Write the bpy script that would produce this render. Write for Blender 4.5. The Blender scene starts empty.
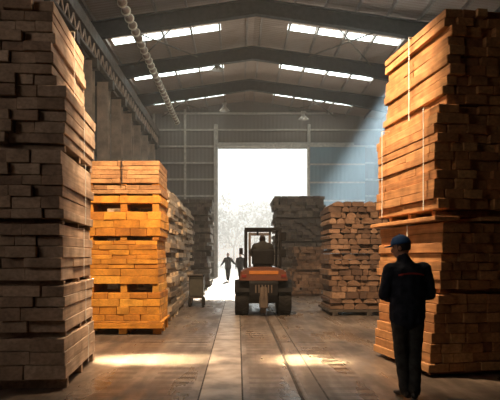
import bpy, bmesh, math, random
from mathutils import Vector, Matrix
R = math.radians
scene = bpy.context.scene
COL = scene.collection

# ------------------------------------------------------------------ camera, world, lights, exposure
cd = bpy.data.cameras.new('camera'); cam = bpy.data.objects.new('camera', cd); COL.objects.link(cam)
cam.location = (0, 0, 1.55); cam.rotation_euler = (R(90), 0, 0)
cd.lens = 39.6; cd.sensor_width = 36; cd.shift_x = 0.024; cd.shift_y = 0.112
cd.clip_end = 500
scene.camera = cam
w = bpy.data.worlds.new('sky'); scene.world = w; w.use_nodes = True
bg = w.node_tree.nodes['Background']; bg.inputs[0].default_value = (1.0, 0.95, 0.88, 1); bg.inputs[1].default_value = 2.3
# hazy winter sky: warm and dim at the horizon, pale higher up
_nt = w.node_tree
_tc = _nt.nodes.new('ShaderNodeTexCoord'); _sp = _nt.nodes.new('ShaderNodeSeparateXYZ'); _rp = _nt.nodes.new('ShaderNodeValToRGB')
_nt.links.new(_tc.outputs['Generated'], _sp.inputs[0]); _nt.links.new(_sp.outputs[2], _rp.inputs[0]); _nt.links.new(_rp.outputs[0], bg.inputs[0])
_e = _rp.color_ramp.elements; _e[0].position = 0.0; _e[0].color = (0.60, 0.47, 0.36, 1); _e[1].position = 0.16; _e[1].color = (0.86, 0.95, 0.92, 1)
_m = _rp.color_ramp.elements.new(0.07); _m.color = (0.66, 0.60, 0.52, 1)
vs = scene.view_settings
vs.view_transform = 'Standard'; vs.look = 'None'; vs.gamma = 1; vs.use_curve_mapping = False; vs.exposure = 0.3

def light(name, kind, loc, target, energy, color, **kw):
    d = bpy.data.lights.new(name, kind); o = bpy.data.objects.new(name, d); COL.objects.link(o)
    o.location = loc
    o.rotation_euler = (Vector(target) - Vector(loc)).to_track_quat('-Z', 'Y').to_euler()
    d.energy = energy; d.color = color
    for k, v in kw.items(): setattr(d, k, v)
    return o
# low sun outside, behind the open gate, shining in along the aisle
light('sun', 'SUN', (1.5, 80, 24), (0, 40, 6), 7.0, (1.0, 0.86, 0.68), angle=R(2.0))
# daylight entering by the gate
po = light('gate_portal', 'AREA', (1.81, 41.2, 4.75), (1.81, 30, 4.75), 0, (1, 1, 1), shape='RECTANGLE', size=6.6, size_y=9.5)
po.data.cycles.is_portal = True
# added lamp out of view: warm light into the aisle between the near stacks
light('aisle_lamp', 'SPOT', (-0.15, 7.7, 7.6), (-0.35, 10.0, 0), 5000, (1.0, 0.70, 0.42), spot_size=R(120), spot_blend=0.6, shadow_soft_size=0.15)
# added spot lamp for the cool light shaft, assumed from the right-hand roof lights
light('roof_shaft', 'SPOT', (8.7, 24.5, 11.7), (5.0, 29.0, 2.0), 330000, (0.62, 0.85, 1.0), spot_size=R(28), spot_blend=0.6, shadow_soft_size=0.3)
# added fill lamp at a made-up side window, brightening the left stack's front
light('side_window_light', 'AREA', (-8.8, 1.0, 5.0), (-3.0, 6.4, 2.0), 110, (1.0, 0.82, 0.66), shape='RECTANGLE', size=2.6, size_y=1.8)
# added warm lamp under a right-hand roof light, brightening the grey stacks
light('roof_light_glow', 'AREA', (5.2, 16.0, 12.1), (-4.0, 20.0, 2.0), 380, (1.0, 0.86, 0.68), shape='RECTANGLE', size=5.2, size_y=0.6)
# added narrow lamps, out of view, making patches like daylight on the floor
light('slot_light_a', 'AREA', (-1.3, 8.25, 9.6), (-1.3, 8.25, 0), 60, (1.0, 0.80, 0.52), shape='RECTANGLE', size=1.3, size_y=0.10, spread=R(7))
light('slot_light_b', 'AREA', (0.95, 8.2, 9.6), (0.95, 8.2, 0), 26, (1.0, 0.80, 0.52), shape='RECTANGLE', size=0.8, size_y=0.10, spread=R(7))

# ------------------------------------------------------------------ helpers
def tag(o, label=None, cat=None, group=None, kind=None):
    if label: o['label'] = label
    if cat: o['category'] = cat
    if group: o['group'] = group
    if kind: o['kind'] = kind
    return o

def link_mesh(name, me, mat, parent=None, loc=(0, 0, 0), rot=(0, 0, 0)):
    o = bpy.data.objects.new(name, me); COL.objects.link(o)
    if mat and not me.materials: me.materials.append(mat)
    o.location = loc; o.rotation_euler = rot
    if parent: o.parent = parent
    return o

def empty(name, loc=(0, 0, 0), rz=0):
    o = bpy.data.objects.new(name, None); COL.objects.link(o); o.location = loc; o.rotation_euler = (0, 0, rz)
    o.empty_display_size = 0.1
    return o

class MB:
    def __init__(s): s.v = []; s.f = []; s.sm = False
    def add(s, vs, fs, M=None):
        n = len(s.v)
        for p in vs:
            p = Vector(p)
            s.v.append(tuple(M @ p) if M else tuple(p))
        s.f += [tuple(i + n for i in f) for f in fs]
        return s
    def box(s, c, d, b=0.0, rot=None, jit=0.0, rnd=random):
        hx, hy, hz = d[0]/2, d[1]/2, d[2]/2
        M = Matrix.Translation(c)
        if rot: M = M @ rot
        def J(): return rnd.uniform(-jit, jit) if jit else 0
        if b <= 0:
            vs = [(x*hx+J(), y*hy+J(), z*hz+J()) for x in (-1, 1) for y in (-1, 1) for z in (-1, 1)]
            fs = [(0,1,3,2),(4,6,7,5),(0,4,5,1),(2,3,7,6),(0,2,6,4),(1,5,7,3)]
            return s.add(vs, fs, M)
        b = min(b, hx*.8, hy*.8, hz*.8)
        cor = {}
        vs = []
        for x in (-1, 1):
            for y in (-1, 1):
                for z in (-1, 1):
                    j = (J(), J(), J())
                    base = len(vs)
                    vs.append((x*hx+j[0], y*(hy-b)+j[1], z*(hz-b)+j[2]))
                    vs.append((x*(hx-b)+j[0], y*hy+j[1], z*(hz-b)+j[2]))
                    vs.append((x*(hx-b)+j[0], y*(hy-b)+j[1], z*hz+j[2]))
                    cor[(x, y, z)] = base
        fs = []
        def q(ax, sg):
            o = [a for a in range(3) if a != ax]
            r = []
            for (p, t) in ((-1,-1),(1,-1),(1,1),(-1,1)):
                k = [0,0,0]; k[ax] = sg; k[o[0]] = p; k[o[1]] = t
                r.append(cor[tuple(k)] + ax)
            flip = (sg > 0) ^ (ax == 1)
            return tuple(r if flip else r[::-1])
        for ax in range(3):
            for sg in (-1, 1): fs.append(q(ax, sg))
        for ax in range(3):           # edges parallel to ax
            o = [a for a in range(3) if a != ax]
            for p in (-1, 1):
                for t in (-1, 1):
                    k0 = [0,0,0]; k0[ax] = -1; k0[o[0]] = p; k0[o[1]] = t
                    k1 = list(k0); k1[ax] = 1
                    a0, a1 = cor[tuple(k0)], cor[tuple(k1)]
                    fs.append((a0+o[0], a1+o[0], a1+o[1], a0+o[1]))
        for k, a in cor.items(): fs.append((a, a+1, a+2))
        return s.add(vs, fs, M)
    def cyl(s, p0, p1, r, r1=None, n=12, cap=True):
        p0, p1 = Vector(p0), Vector(p1); r1 = r if r1 is None else r1
        q = (p1-p0).to_track_quat('Z', 'Y').to_matrix().to_4x4()
        M = Matrix.Translation(p0) @ q; h = (p1-p0).length
        vs = []
        for k in range(n):
            a = 2*math.pi*k/n
            vs += [(r*math.cos(a), r*math.sin(a), 0), (r1*math.cos(a), r1*math.sin(a), h)]
        fs = [(2*k, (2*k+2) % (2*n), (2*k+3) % (2*n), 2*k+1) for k in range(n)]
        if cap: fs += [tuple(range(0, 2*n, 2))[::-1], tuple(range(1, 2*n, 2))]
        return s.add(vs, fs, M)
    def lathe(s, prof, M=None, n=24):
        vs = []; fs = []
        m = len(prof)
        for k in range(n):
            a = 2*math.pi*k/n
            for (r, z) in prof: vs.append((r*math.cos(a), r*math.sin(a), z))
        for k in range(n):
            k2 = (k+1) % n
            for i in range(m-1): fs.append((k*m+i, k2*m+i, k2*m+i+1, k*m+i+1))
        return s.add(vs, fs, M)
    def prism(s, prof, x0, x1, M=None):     # profile in (y, z), extruded along x
        n = len(prof)
        vs = [(x0, y, z) for y, z in prof] + [(x1, y, z) for y, z in prof]
        fs = [(i, (i+1) % n, n+(i+1) % n, n+i) for i in range(n)] + [tuple(range(n))[::-1], tuple(range(n, 2*n))]
        return s.add(vs, fs, M)
    def tube(s, pts, r, n=8):
        for a, b in zip(pts[:-1], pts[1:]): s.cyl(a, b, r, n=n)
        return s
    def build(s, name, mat, parent=None, loc=(0,0,0), rot=(0,0,0), smooth=False):
        me = bpy.data.meshes.new(name); me.from_pydata(s.v, [], s.f)
        bm = bmesh.new(); bm.from_mesh(me)
        bmesh.ops.recalc_face_normals(bm, faces=bm.faces); bm.to_mesh(me); bm.free()
        if smooth:
            for p in me.polygons: p.use_smooth = True
            try: me.set_sharp_from_angle(angle=R(40))
            except Exception: pass
        return link_mesh(name, me, mat, parent, loc, rot)

# ------------------------------------------------------------------ materials
MATS = {}
def newmat(name):
    m = bpy.data.materials.new(name); m.use_nodes = True
    nt = m.node_tree; b = nt.nodes['Principled BSDF']
    return m, nt, b
def N(nt, t, **kw):
    n = nt.nodes.new(t)
    for k, v in kw.items(): setattr(n, k, v)
    return n
def ramp(nt, fac, stops):
    r = N(nt, 'ShaderNodeValToRGB'); e = r.color_ramp.elements
    while len(e) < len(stops): e.new(0.5)
    for el, (p, c) in zip(e, stops): el.position = p; el.color = (*c, 1)
    nt.links.new(fac, r.inputs[0]); return r.outputs[0]
def mathn(nt, op, a, b=None):
    n = N(nt, 'ShaderNodeMath', operation=op)
    for i, x in enumerate((a, b)):
        if x is None: continue
        if isinstance(x, (int, float)): n.inputs[i].default_value = x
        else: nt.links.new(x, n.inputs[i])
    return n.outputs[0]
def mix(nt, fac, a, b, mode='MIX'):
    n = N(nt, 'ShaderNodeMix', data_type='RGBA', blend_type=mode)
    for i, x in ((0, fac), (6, a), (7, b)):
        if isinstance(x, (int, float)): n.inputs[i].default_value = x
        elif isinstance(x, tuple): n.inputs[i].default_value = (*x, 1)
        else: nt.links.new(x, n.inputs[i])
    return n.outputs[2]

def wood(name, cols, rough=0.75, grain=0.35):
    m, nt, b = newmat(name)
    oi = N(nt, 'ShaderNodeObjectInfo'); ge = N(nt, 'ShaderNodeNewGeometry'); tc = N(nt, 'ShaderNodeTexCoord')
    rnd = mathn(nt, 'FRACT', mathn(nt, 'ADD', oi.outputs['Random'], ge.outputs['Random Per Island']))
    n = len(cols)
    base = ramp(nt, rnd, [(i/(n-1), c) for i, c in enumerate(cols)])
    off = N(nt, 'ShaderNodeVectorMath', operation='ADD'); nt.links.new(tc.outputs['Object'], off.inputs[0])
    cmb = N(nt, 'ShaderNodeCombineXYZ')
    nt.links.new(mathn(nt, 'MULTIPLY', rnd, 37.0), cmb.inputs[0]); nt.links.new(mathn(nt, 'MULTIPLY', rnd, 19.0), cmb.inputs[1])
    nt.links.new(cmb.outputs[0], off.inputs[1])
    mp = N(nt, 'ShaderNodeMapping'); mp.inputs['Scale'].default_value = (22, 1.6, 30); nt.links.new(off.outputs[0], mp.inputs[0])
    no = N(nt, 'ShaderNodeTexNoise'); no.inputs['Scale'].default_value = 1.0; no.inputs['Detail'].default_value = 4; nt.links.new(mp.outputs[0], no.inputs[0])
    n2 = N(nt, 'ShaderNodeTexNoise'); n2.inputs['Scale'].default_value = 3.5; n2.inputs['Detail'].default_value = 3; nt.links.new(off.outputs[0], n2.inputs[0])
    g = ramp(nt, no.outputs[0], [(0.3, (1-grain,)*3), (0.62, (1.0,)*3)])
    st = ramp(nt, n2.outputs[0], [(0.35, (0.62, 0.60, 0.58)), (0.6, (1, 1, 1))])
    c = mix(nt, 1.0, mix(nt, 1.0, base, g, 'MULTIPLY'), st, 'MULTIPLY')
    nt.links.new(c, b.inputs['Base Color']); b.inputs['Roughness'].default_value = rough
    bp = N(nt, 'ShaderNodeBump'); bp.inputs['Strength'].default_value = 0.35; bp.inputs['Distance'].default_value = 0.01
    nt.links.new(no.outputs[0], bp.inputs['Height']); nt.links.new(bp.outputs[0], b.inputs['Normal'])
    return m

def plain(name, col, rough=0.6, metal=0.0, var=0.25, scale=6.0, emit=None, es=0, bump=0.15, spec=0.5):
    m, nt, b = newmat(name); b.inputs['Specular IOR Level'].default_value = spec
    tc = N(nt, 'ShaderNodeTexCoord'); no = N(nt, 'ShaderNodeTexNoise')
    no.inputs['Scale'].default_value = scale; no.inputs['Detail'].default_value = 5
    nt.links.new(tc.outputs['Object'], no.inputs[0])
    lo = tuple(c*(1-var) for c in col); hi = tuple(min(1, c*(1+var)) for c in col)
    c = ramp(nt, no.outputs[0], [(0.3, lo), (0.7, hi)])
    nt.links.new(c, b.inputs['Base Color']); b.inputs['Metallic'].default_value = metal
    rr = ramp(nt, no.outputs[0], [(0.3, (min(1, rough*1.15),)*3), (0.7, (rough*0.85,)*3)])
    nt.links.new(rr, b.inputs['Roughness'])
    if bump:
        bp = N(nt, 'ShaderNodeBump'); bp.inputs['Strength'].default_value = bump; bp.inputs['Distance'].default_value = 0.01
        nt.links.new(no.outputs[0], bp.inputs['Height']); nt.links.new(bp.outputs[0], b.inputs['Normal'])
    if emit:
        b.inputs['Emission Color'].default_value = (*emit, 1); b.inputs['Emission Strength'].default_value = es
    return m

def sheet(name, col, axis='X', pitch=0.25, rough=0.55, metal=0.3, rust=(0.20, 0.10, 0.05), rustamt=0.5):
    m, nt, b = newmat(name)
    tc = N(nt, 'ShaderNodeTexCoord')
    wv = N(nt, 'ShaderNodeTexWave', wave_type='BANDS', bands_direction=axis, wave_profile='SIN')
    wv.inputs['Scale'].default_value = 2*math.pi/(20*pitch)
    nt.links.new(tc.outputs['Object'], wv.inputs[0])
    no = N(nt, 'ShaderNodeTexNoise'); no.inputs['Scale'].default_value = 0.9; no.inputs['Detail'].default_value = 7
    nt.links.new(tc.outputs['Object'], no.inputs[0])
    f = ramp(nt, no.outputs[0], [(0.5, (0, 0, 0)), (0.72, (rustamt,)*3)])
    c = mix(nt, f, col, rust)
    nt.links.new(c, b.inputs['Base Color']); b.inputs['Roughness'].default_value = rough; b.inputs['Metallic'].default_value = metal
    bp = N(nt, 'ShaderNodeBump'); bp.inputs['Strength'].default_value = 0.4; bp.inputs['Distance'].default_value = 0.03
    nt.links.new(wv.outputs['Fac'], bp.inputs['Height']); nt.links.new(bp.outputs[0], b.inputs['Normal'])
    return m

def floor_mat():
    m, nt, b = newmat('worn_concrete')
    tc = N(nt, 'ShaderNodeTexCoord'); P = tc.outputs['Object']
    sx = N(nt, 'ShaderNodeSeparateXYZ'); nt.links.new(P, sx.inputs[0])
    n1 = N(nt, 'ShaderNodeTexNoise'); n1.inputs['Scale'].default_value = 0.7; n1.inputs['Detail'].default_value = 8; n1.inputs['Roughness'].default_value = 0.65
    nt.links.new(P, n1.inputs[0])
    n2 = N(nt, 'ShaderNodeTexNoise'); n2.inputs['Scale'].default_value = 9; n2.inputs['Detail'].default_value = 6; nt.links.new(P, n2.inputs[0])
    mp = N(nt, 'ShaderNodeMapping'); mp.inputs['Scale'].default_value = (1.9, 0.40, 1); nt.links.new(P, mp.inputs[0])
    n3 = N(nt, 'ShaderNodeTexNoise'); n3.inputs['Scale'].default_value = 1.3; n3.inputs['Detail'].default_value = 5; nt.links.new(mp.outputs[0], n3.inputs[0])
    base = ramp(nt, n1.outputs[0], [(0.32, (0.085, 0.060, 0.046)), (0.5, (0.17, 0.128, 0.10)), (0.68, (0.30, 0.24, 0.195))])
    fine = ramp(nt, n2.outputs[0], [(0.3, (0.72,)*3), (0.65, (1.1,)*3)])
    trk = ramp(nt, n3.outputs[0], [(0.35, (0.45, 0.43, 0.41)), (0.6, (1.1,)*3)])
    c = mix(nt, 1.0, mix(nt, 1.0, base, fine, 'MULTIPLY'), trk, 'MULTIPLY')
    # tyre tread prints: short bars across the aisle inside a few wheel lanes
    wv = N(nt, 'ShaderNodeTexWave', wave_type='BANDS', bands_direction='Y'); wv.inputs['Scale'].default_value = 1.1; wv.inputs['Distortion'].default_value = 0.8
    wv.inputs['Detail'].default_value = 2; nt.links.new(P, wv.inputs[0])
    lanes = None
    for cx, hw in ((0.36, 0.22), (1.30, 0.26), (-0.80, 0.26), (-1.5, 0.16)):
        d = mathn(nt, 'ABSOLUTE', mathn(nt, 'SUBTRACT', sx.outputs[0], cx))
        l = mathn(nt, 'LESS_THAN', d, hw)
        lanes = l if lanes is None else mathn(nt, 'MAXIMUM', lanes, l)
    t = mathn(nt, 'MULTIPLY', lanes, ramp(nt, wv.outputs['Fac'], [(0.45, (0,)*3), (0.6, (1,)*3)]))
    t = mathn(nt, 'MULTIPLY', t, ramp(nt, n1.outputs[0], [(0.35, (0.6,)*3), (0.6, (0.95,)*3)]))
    c = mix(nt, t, c, (0.07, 0.045, 0.03))
    nt.links.new(c, b.inputs['Base Color'])
    r = ramp(nt, n3.outputs[0], [(0.38, (0.6,)*3), (0.62, (0.22,)*3)])
    nt.links.new(r, b.inputs['Roughness']); b.inputs['Specular IOR Level'].default_value = 0.5
    h = mathn(nt, 'ADD', mathn(nt, 'MULTIPLY', n2.outputs[0], 0.5), mathn(nt, 'MULTIPLY', t, -0.8))
    bp = N(nt, 'ShaderNodeBump'); bp.inputs['Strength'].default_value = 0.5; bp.inputs['Distance'].default_value = 0.02
    bp.inputs['Strength'].default_value = 0.28
    nt.links.new(h, bp.inputs['Height']); nt.links.new(bp.outputs[0], b.inputs['Normal'])
    return m

M = dict(
    floor=floor_mat(),
    strip=plain('smooth_concrete_strip', (0.24, 0.19, 0.15), 0.42, 0, 0.5, 3.0, bump=0.9),
    groove=plain('groove_dirt', (0.025, 0.018, 0.014), 0.8),
    rail=plain('worn_rail_steel', (0.20, 0.14, 0.10), 0.35, 0.7),
    wood_l=wood('weathered_brown_timber', [(0.38, 0.255, 0.175), (0.50, 0.36, 0.26), (0.42, 0.29, 0.20), (0.58, 0.43, 0.32), (0.31, 0.20, 0.135)]),
    wood_r=wood('fresh_orange_timber', [(0.50, 0.23, 0.085), (0.60, 0.30, 0.12), (0.42, 0.18, 0.065), (0.66, 0.36, 0.15), (0.36, 0.15, 0.06)]),
    wood_o=wood('amber_timber', [(0.70, 0.28, 0.03), (0.86, 0.38, 0.045), (0.52, 0.19, 0.022), (0.90, 0.44, 0.06)], grain=0.25),
    wood_p=wood('pale_batten', [(0.52, 0.27, 0.11), (0.62, 0.34, 0.15), (0.42, 0.20, 0.08)], grain=0.3),
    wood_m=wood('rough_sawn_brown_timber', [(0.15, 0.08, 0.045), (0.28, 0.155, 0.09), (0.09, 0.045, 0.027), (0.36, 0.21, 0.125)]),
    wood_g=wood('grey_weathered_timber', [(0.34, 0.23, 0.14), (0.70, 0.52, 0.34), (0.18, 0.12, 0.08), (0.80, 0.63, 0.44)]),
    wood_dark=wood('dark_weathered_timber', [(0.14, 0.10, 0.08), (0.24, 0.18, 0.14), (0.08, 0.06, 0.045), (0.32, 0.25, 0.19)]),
    sled=wood('dark_sled_timber', [(0.035, 0.025, 0.02), (0.06, 0.045, 0.035)]),
    strap=plain('steel_strap', (0.82, 0.80, 0.76), 0.45, 0.0),
    darkstrap=plain('dark_strap', (0.06, 0.05, 0.045), 0.5, 0.2),
    steel=plain('brown_painted_steel', (0.105, 0.075, 0.055), 0.55, 0.2, 0.3, 3),
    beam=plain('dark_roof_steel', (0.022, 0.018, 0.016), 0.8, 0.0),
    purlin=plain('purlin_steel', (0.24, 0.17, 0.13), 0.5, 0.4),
    colm=plain('column_steel', (0.52, 0.38, 0.28), 0.55, 0.2, 0.3, 2),  # flanges and lacing: light falling on them put into the colour, webs stay dark
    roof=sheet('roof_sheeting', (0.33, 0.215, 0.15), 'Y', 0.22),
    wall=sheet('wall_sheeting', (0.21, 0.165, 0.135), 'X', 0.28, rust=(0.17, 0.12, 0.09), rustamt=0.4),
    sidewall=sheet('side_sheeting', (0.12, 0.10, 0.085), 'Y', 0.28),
    leaf=sheet('gate_leaf_sheeting', (0.20, 0.26, 0.28), 'X', 0.3, rustamt=0.2),
    girt=plain('girt_steel', (0.50, 0.43, 0.36), 0.5, 0.3),
    pane=plain('translucent_roof_light', (0.8, 0.85, 0.85), 0.5, 0, 0.05, 2, emit=(0.88, 1.0, 0.96), es=5.5, bump=0),
    sidepane=plain('side_window_pane', (0.8, 0.8, 0.78), 0.4, 0, 0.05, 2, emit=(1.0, 0.9, 0.8), es=2.0, bump=0),  # glowing pane of the added side window
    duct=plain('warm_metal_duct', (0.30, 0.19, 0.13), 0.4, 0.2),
    rib=plain('bright_duct_rib', (0.92, 0.74, 0.58), 0.3, 0.0),  # pale colour paints the highlights along the duct ribs
    lampw=plain('lamp_enamel', (0.62, 0.55, 0.47), 0.35, 0.2),
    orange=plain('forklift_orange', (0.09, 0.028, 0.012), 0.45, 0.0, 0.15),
    amber=plain('forklift_amber_band', (0.34, 0.115, 0.02), 0.4, 0, 0.1),
    black=plain('black_paint', (0.006, 0.005, 0.005), 0.7, 0.0, spec=0.12),
    rubber=plain('tyre_rubber', (0.014, 0.012, 0.011), 0.85, 0, 0.3, spec=0.15),
    hub=plain('wheel_hub', (0.13, 0.06, 0.035), 0.5, 0.2),
    redlens=plain('red_lens', (0.12, 0.01, 0.006), 0.4),
    mirror=plain('mirror_glass', (0.6, 0.6, 0.6), 0.05, 1.0, bump=0),
    skin=plain('skin', (0.42, 0.22, 0.15), 0.55, 0, 0.1, 20),
    hair=plain('dark_hair', (0.03, 0.02, 0.015), 0.7),
    eye=plain('eye_white', (0.7, 0.68, 0.65), 0.3, bump=0), iris=plain('iris', (0.03, 0.02, 0.015), 0.3, bump=0),
    navy=plain('navy_jacket_cloth', (0.018, 0.022, 0.036), 0.85, 0, 0.3, 14, bump=0.4, spec=0.25),
    trous=plain('dark_trouser_cloth', (0.035, 0.036, 0.034), 0.85, 0, 0.3, 14, bump=0.4),
    cap=plain('blue_cap_cloth', (0.02, 0.09, 0.26), 0.8, 0, 0.2, 20),
    red=plain('red_piping', (0.40, 0.03, 0.02), 0.7),
    shoe=plain('black_shoe_leather', (0.02, 0.017, 0.015), 0.5),
    cloth_d=plain('dark_work_cloth', (0.02, 0.018, 0.016), 0.9, spec=0.1),
    cart=plain('dark_green_cart_paint', (0.05, 0.045, 0.035), 0.5, 0.2),
    ground=plain('yard_ground', (0.55, 0.50, 0.44), 0.9, 0, 0.15, 0.5),
    bark=plain('pale_bark', (0.20, 0.14, 0.10), 0.9, 0, 0.15),
    leafp=plain('pale_winter_foliage', (0.24, 0.17, 0.11), 0.9, 0, 0.15, 2),
)

# ------------------------------------------------------------------ the shell
XL, XR, YB, YF, RX, RZ, SL = -9.0, 10.6, 40.7, -6.0, 0.8, 13.05, 0.142
def rz(x): return RZ - abs(x-RX)*SL

def st(o): o['kind'] = 'structure'; return o
st(MB().box(((XL+XR)/2, (YB+YF)/2, -0.1), (XR-XL+1, YB-YF+0.6, 0.2)).build('floor', M['floor']))
st(MB().box((-0.19, (YB+YF)/2, 0.004), (0.46, YB-YF, 0.012), 0.003).build('trim_1', M['strip']))
g = MB()
g.box((0.70, (YB+YF)/2, 0.002), (0.035, YB-YF, 0.006))
for x in (-0.43, 0.05, 0.98): g.box((x, (YB+YF)/2, 0.001), (0.018, YB-YF, 0.005))
st(g.build('trim_2', M['groove']))
st(MB().box((0.70+0.045, (YB+YF)/2, 0.003), (0.04, YB-YF, 0.012), 0.003).build('trim_3', M['rail']))
g = MB()
for y in (9.9, 15.2, 21, 27, 33):
    g.box((2.9, y, 0.001), (4.3, 0.03, 0.004)); g.box((-2.6, y, 0.001), (4.2, 0.03, 0.004))
st(g.build('trim_4', M['groove']))

# back wall round the open gate
DX0, DX1, DZ = -1.48, 5.10, 9.5
def wallpoly(prof, y0, y1):
    g = MB(); n = len(prof)
    vs_ = [(x, y0, z) for x, z in prof] + [(x, y1, z) for x, z in prof]
    g.add(vs_, [(i, (i+1) % n, n+(i+1) % n, n+i) for i in range(n)] + [tuple(range(n)), tuple(range(n, 2*n))])
    return g
wb = empty('wall_back', (0, YB, 0)); st(wb)
for prof in ([(XL, 0), (DX0, 0), (DX0, rz(DX0)), (XL, rz(XL))], [(DX1, 0), (XR, 0), (XR, rz(XR)), (DX1, rz(DX1))],
             [(DX0, DZ), (DX1, DZ), (DX1, rz(DX1)), (RX, RZ), (DX0, rz(DX0))]):
    wallpoly(prof, 0, 0.15).build('sheeting', M['wall'], wb)
z = 1.1
while z < 13:
    g = MB()
    if z < DZ:
        g.box(((XL+DX0)/2, -0.07, z), (DX0-XL, 0.13, 0.13), 0.01); g.box(((XR+DX1)/2, -0.07, z), (XR-DX1, 0.13, 0.13), 0.01)
    else:
        x0 = XL if z < rz(XL) - 0.1 else RX-(RZ-z)/SL + 0.6
        x1 = XR if z < rz(XR) - 0.1 else RX+(RZ-z)/SL - 0.6
        if x1-x0 > 1: g.box(((x0+x1)/2, -0.07, z), (x1-x0, 0.13, 0.13), 0.01)
    if g.v: g.build('girt', M['girt'], wb)
    z += 1.22
for x in (-8.2, -6.2, -3.9):
    MB().box((x, -0.16, rz(x)/2), (0.16, 0.1, rz(x)), 0.01).build('wall_post', M['girt'], wb)
d = empty('door_1', (0, YB-0.14, 0)); st(d)
MB().box((DX0-0.14, -0.16, 5.6), (0.3, 0.3, 11.2), 0.02).build('door_post', M['girt'], d)
MB().box((DX1+0.1, -0.16, 5.6), (0.22, 0.3, 11.2), 0.02).build('door_post', M['girt'], d)
MB().box(((DX0+DX1)/2+1.6, -0.2, DZ+0.2), (DX1-DX0+3.6, 0.22, 0.32), 0.02).build('door_header', M['girt'], d)
lf = empty('door_2', (7.25, YB-0.62, 0)); st(lf)
MB().box((0, 0, 4.85), (4.0, 0.08, 9.3), 0.01).build('gate_leaf', M['leaf'], lf)
for zz in [0.3 + i*1.32 for i in range(8)]:
    MB().box((0, -0.07, zz), (4.0, 0.06, 0.12), 0.01).build('cross_rail', M['girt'], lf)

# side and front walls
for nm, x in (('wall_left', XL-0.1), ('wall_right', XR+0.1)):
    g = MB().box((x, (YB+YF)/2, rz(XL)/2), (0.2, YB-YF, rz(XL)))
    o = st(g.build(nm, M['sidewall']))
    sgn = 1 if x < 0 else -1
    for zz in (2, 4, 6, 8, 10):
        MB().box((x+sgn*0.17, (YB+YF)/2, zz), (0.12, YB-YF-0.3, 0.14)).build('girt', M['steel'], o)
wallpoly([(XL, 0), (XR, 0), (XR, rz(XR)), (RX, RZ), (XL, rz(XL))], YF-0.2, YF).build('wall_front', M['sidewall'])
st(bpy.data.objects['wall_front'])

sw = empty('window_13', (-8.93, 1.0, 5.0)); st(sw)  # unseen window added to go with the left stack's fill lamp
MB().box((0, 0, 0), (0.02, 2.6, 1.8)).build('pane', M['sidepane'], sw)
g = MB()
for y_ in (-1.33, 0, 1.33): g.box((0, y_, 0), (0.1, 0.07, 1.9))
for z_ in (-0.93, 0.93): g.box((0, 0, z_), (0.1, 2.72, 0.07))
g.build('window_frame', M['steel'], sw)
# roof
ce = empty('ceiling', (0, 0, 0)); st(ce)
for sg, xe in ((-1, XL), (1, XR)):
    vs_ = [(RX, YF, RZ), (xe, YF, rz(xe)), (xe, YB, rz(xe)), (RX, YB, RZ)]
    vs_ += [(a, b_, c+0.08) for a, b_, c in vs_]
    MB().add(vs_, [(0,1,2,3), (7,6,5,4), (0,4,5,1), (1,5,6,2), (2,6,7,3), (3,7,4,0)]).build('roof_sheet', M['roof'], ce)
    k = 0
    x = RX + sg*0.35
    while (x-xe)*sg < -0.3:
        MB().box((x, (YB+YF)/2, rz(x)-0.10), (0.09, YB-YF-0.3, 0.18)).build('purlin', M['purlin'], ce)
        x += sg*1.36
rows = [27.0 + 5.5*k for k in (-3, -2, -1, 0, 1, 2)]
wn = 1
for yr in rows:
    for sg, xa, xb in ((-1, -0.82, -6.15), (1, 2.42, 7.95)):
        g = MB()
        L = abs(xb-xa)/4
        fr = empty('window_%d' % wn, ((xa+xb)/2, yr, rz((xa+xb)/2)-0.02)); st(fr); wn += 1
        for i in range(4):
            xc = xa + (xb-xa)*(i+0.5)/4
            MB().box((xc-fr.location.x, 0, rz(xc)-fr.location.z-0.025), (L-0.05, 0.66, 0.02), rot=Matrix.Rotation(sg*math.atan(SL), 4, 'Y')).build('pane', M['pane'], fr)
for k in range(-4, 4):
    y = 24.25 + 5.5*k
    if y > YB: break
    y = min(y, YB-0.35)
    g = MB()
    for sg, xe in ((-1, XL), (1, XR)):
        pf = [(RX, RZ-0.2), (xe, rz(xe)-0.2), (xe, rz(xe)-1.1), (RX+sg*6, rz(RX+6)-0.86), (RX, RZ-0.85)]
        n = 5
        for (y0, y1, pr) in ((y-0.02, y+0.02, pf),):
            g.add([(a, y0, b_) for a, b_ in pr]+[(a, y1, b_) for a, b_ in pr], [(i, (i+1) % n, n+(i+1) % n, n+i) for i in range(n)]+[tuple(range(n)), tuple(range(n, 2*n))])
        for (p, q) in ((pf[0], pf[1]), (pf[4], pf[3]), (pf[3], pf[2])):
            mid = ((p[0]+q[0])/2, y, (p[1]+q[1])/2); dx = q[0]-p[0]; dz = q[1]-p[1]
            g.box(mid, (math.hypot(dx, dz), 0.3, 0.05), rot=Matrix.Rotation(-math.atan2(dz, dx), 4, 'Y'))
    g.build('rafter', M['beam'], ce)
    # bracing rods and a tie under each rafter
    if k % 2 == 0 and y < 38:
        for x0, x1 in ((-5.6, -2.2), (3.8, 7.2)):
            MB().cyl((x0, y, rz(x0)-0.3), (x1, y+5.5, rz(x1)-0.3), 0.035, n=6).build('brace_rod', M['steel'], ce)
            MB().cyl((x1, y, rz(x1)-0.3), (x0, y+5.5, rz(x0)-0.3), 0.035, n=6).build('brace_rod', M['steel'], ce)

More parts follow.
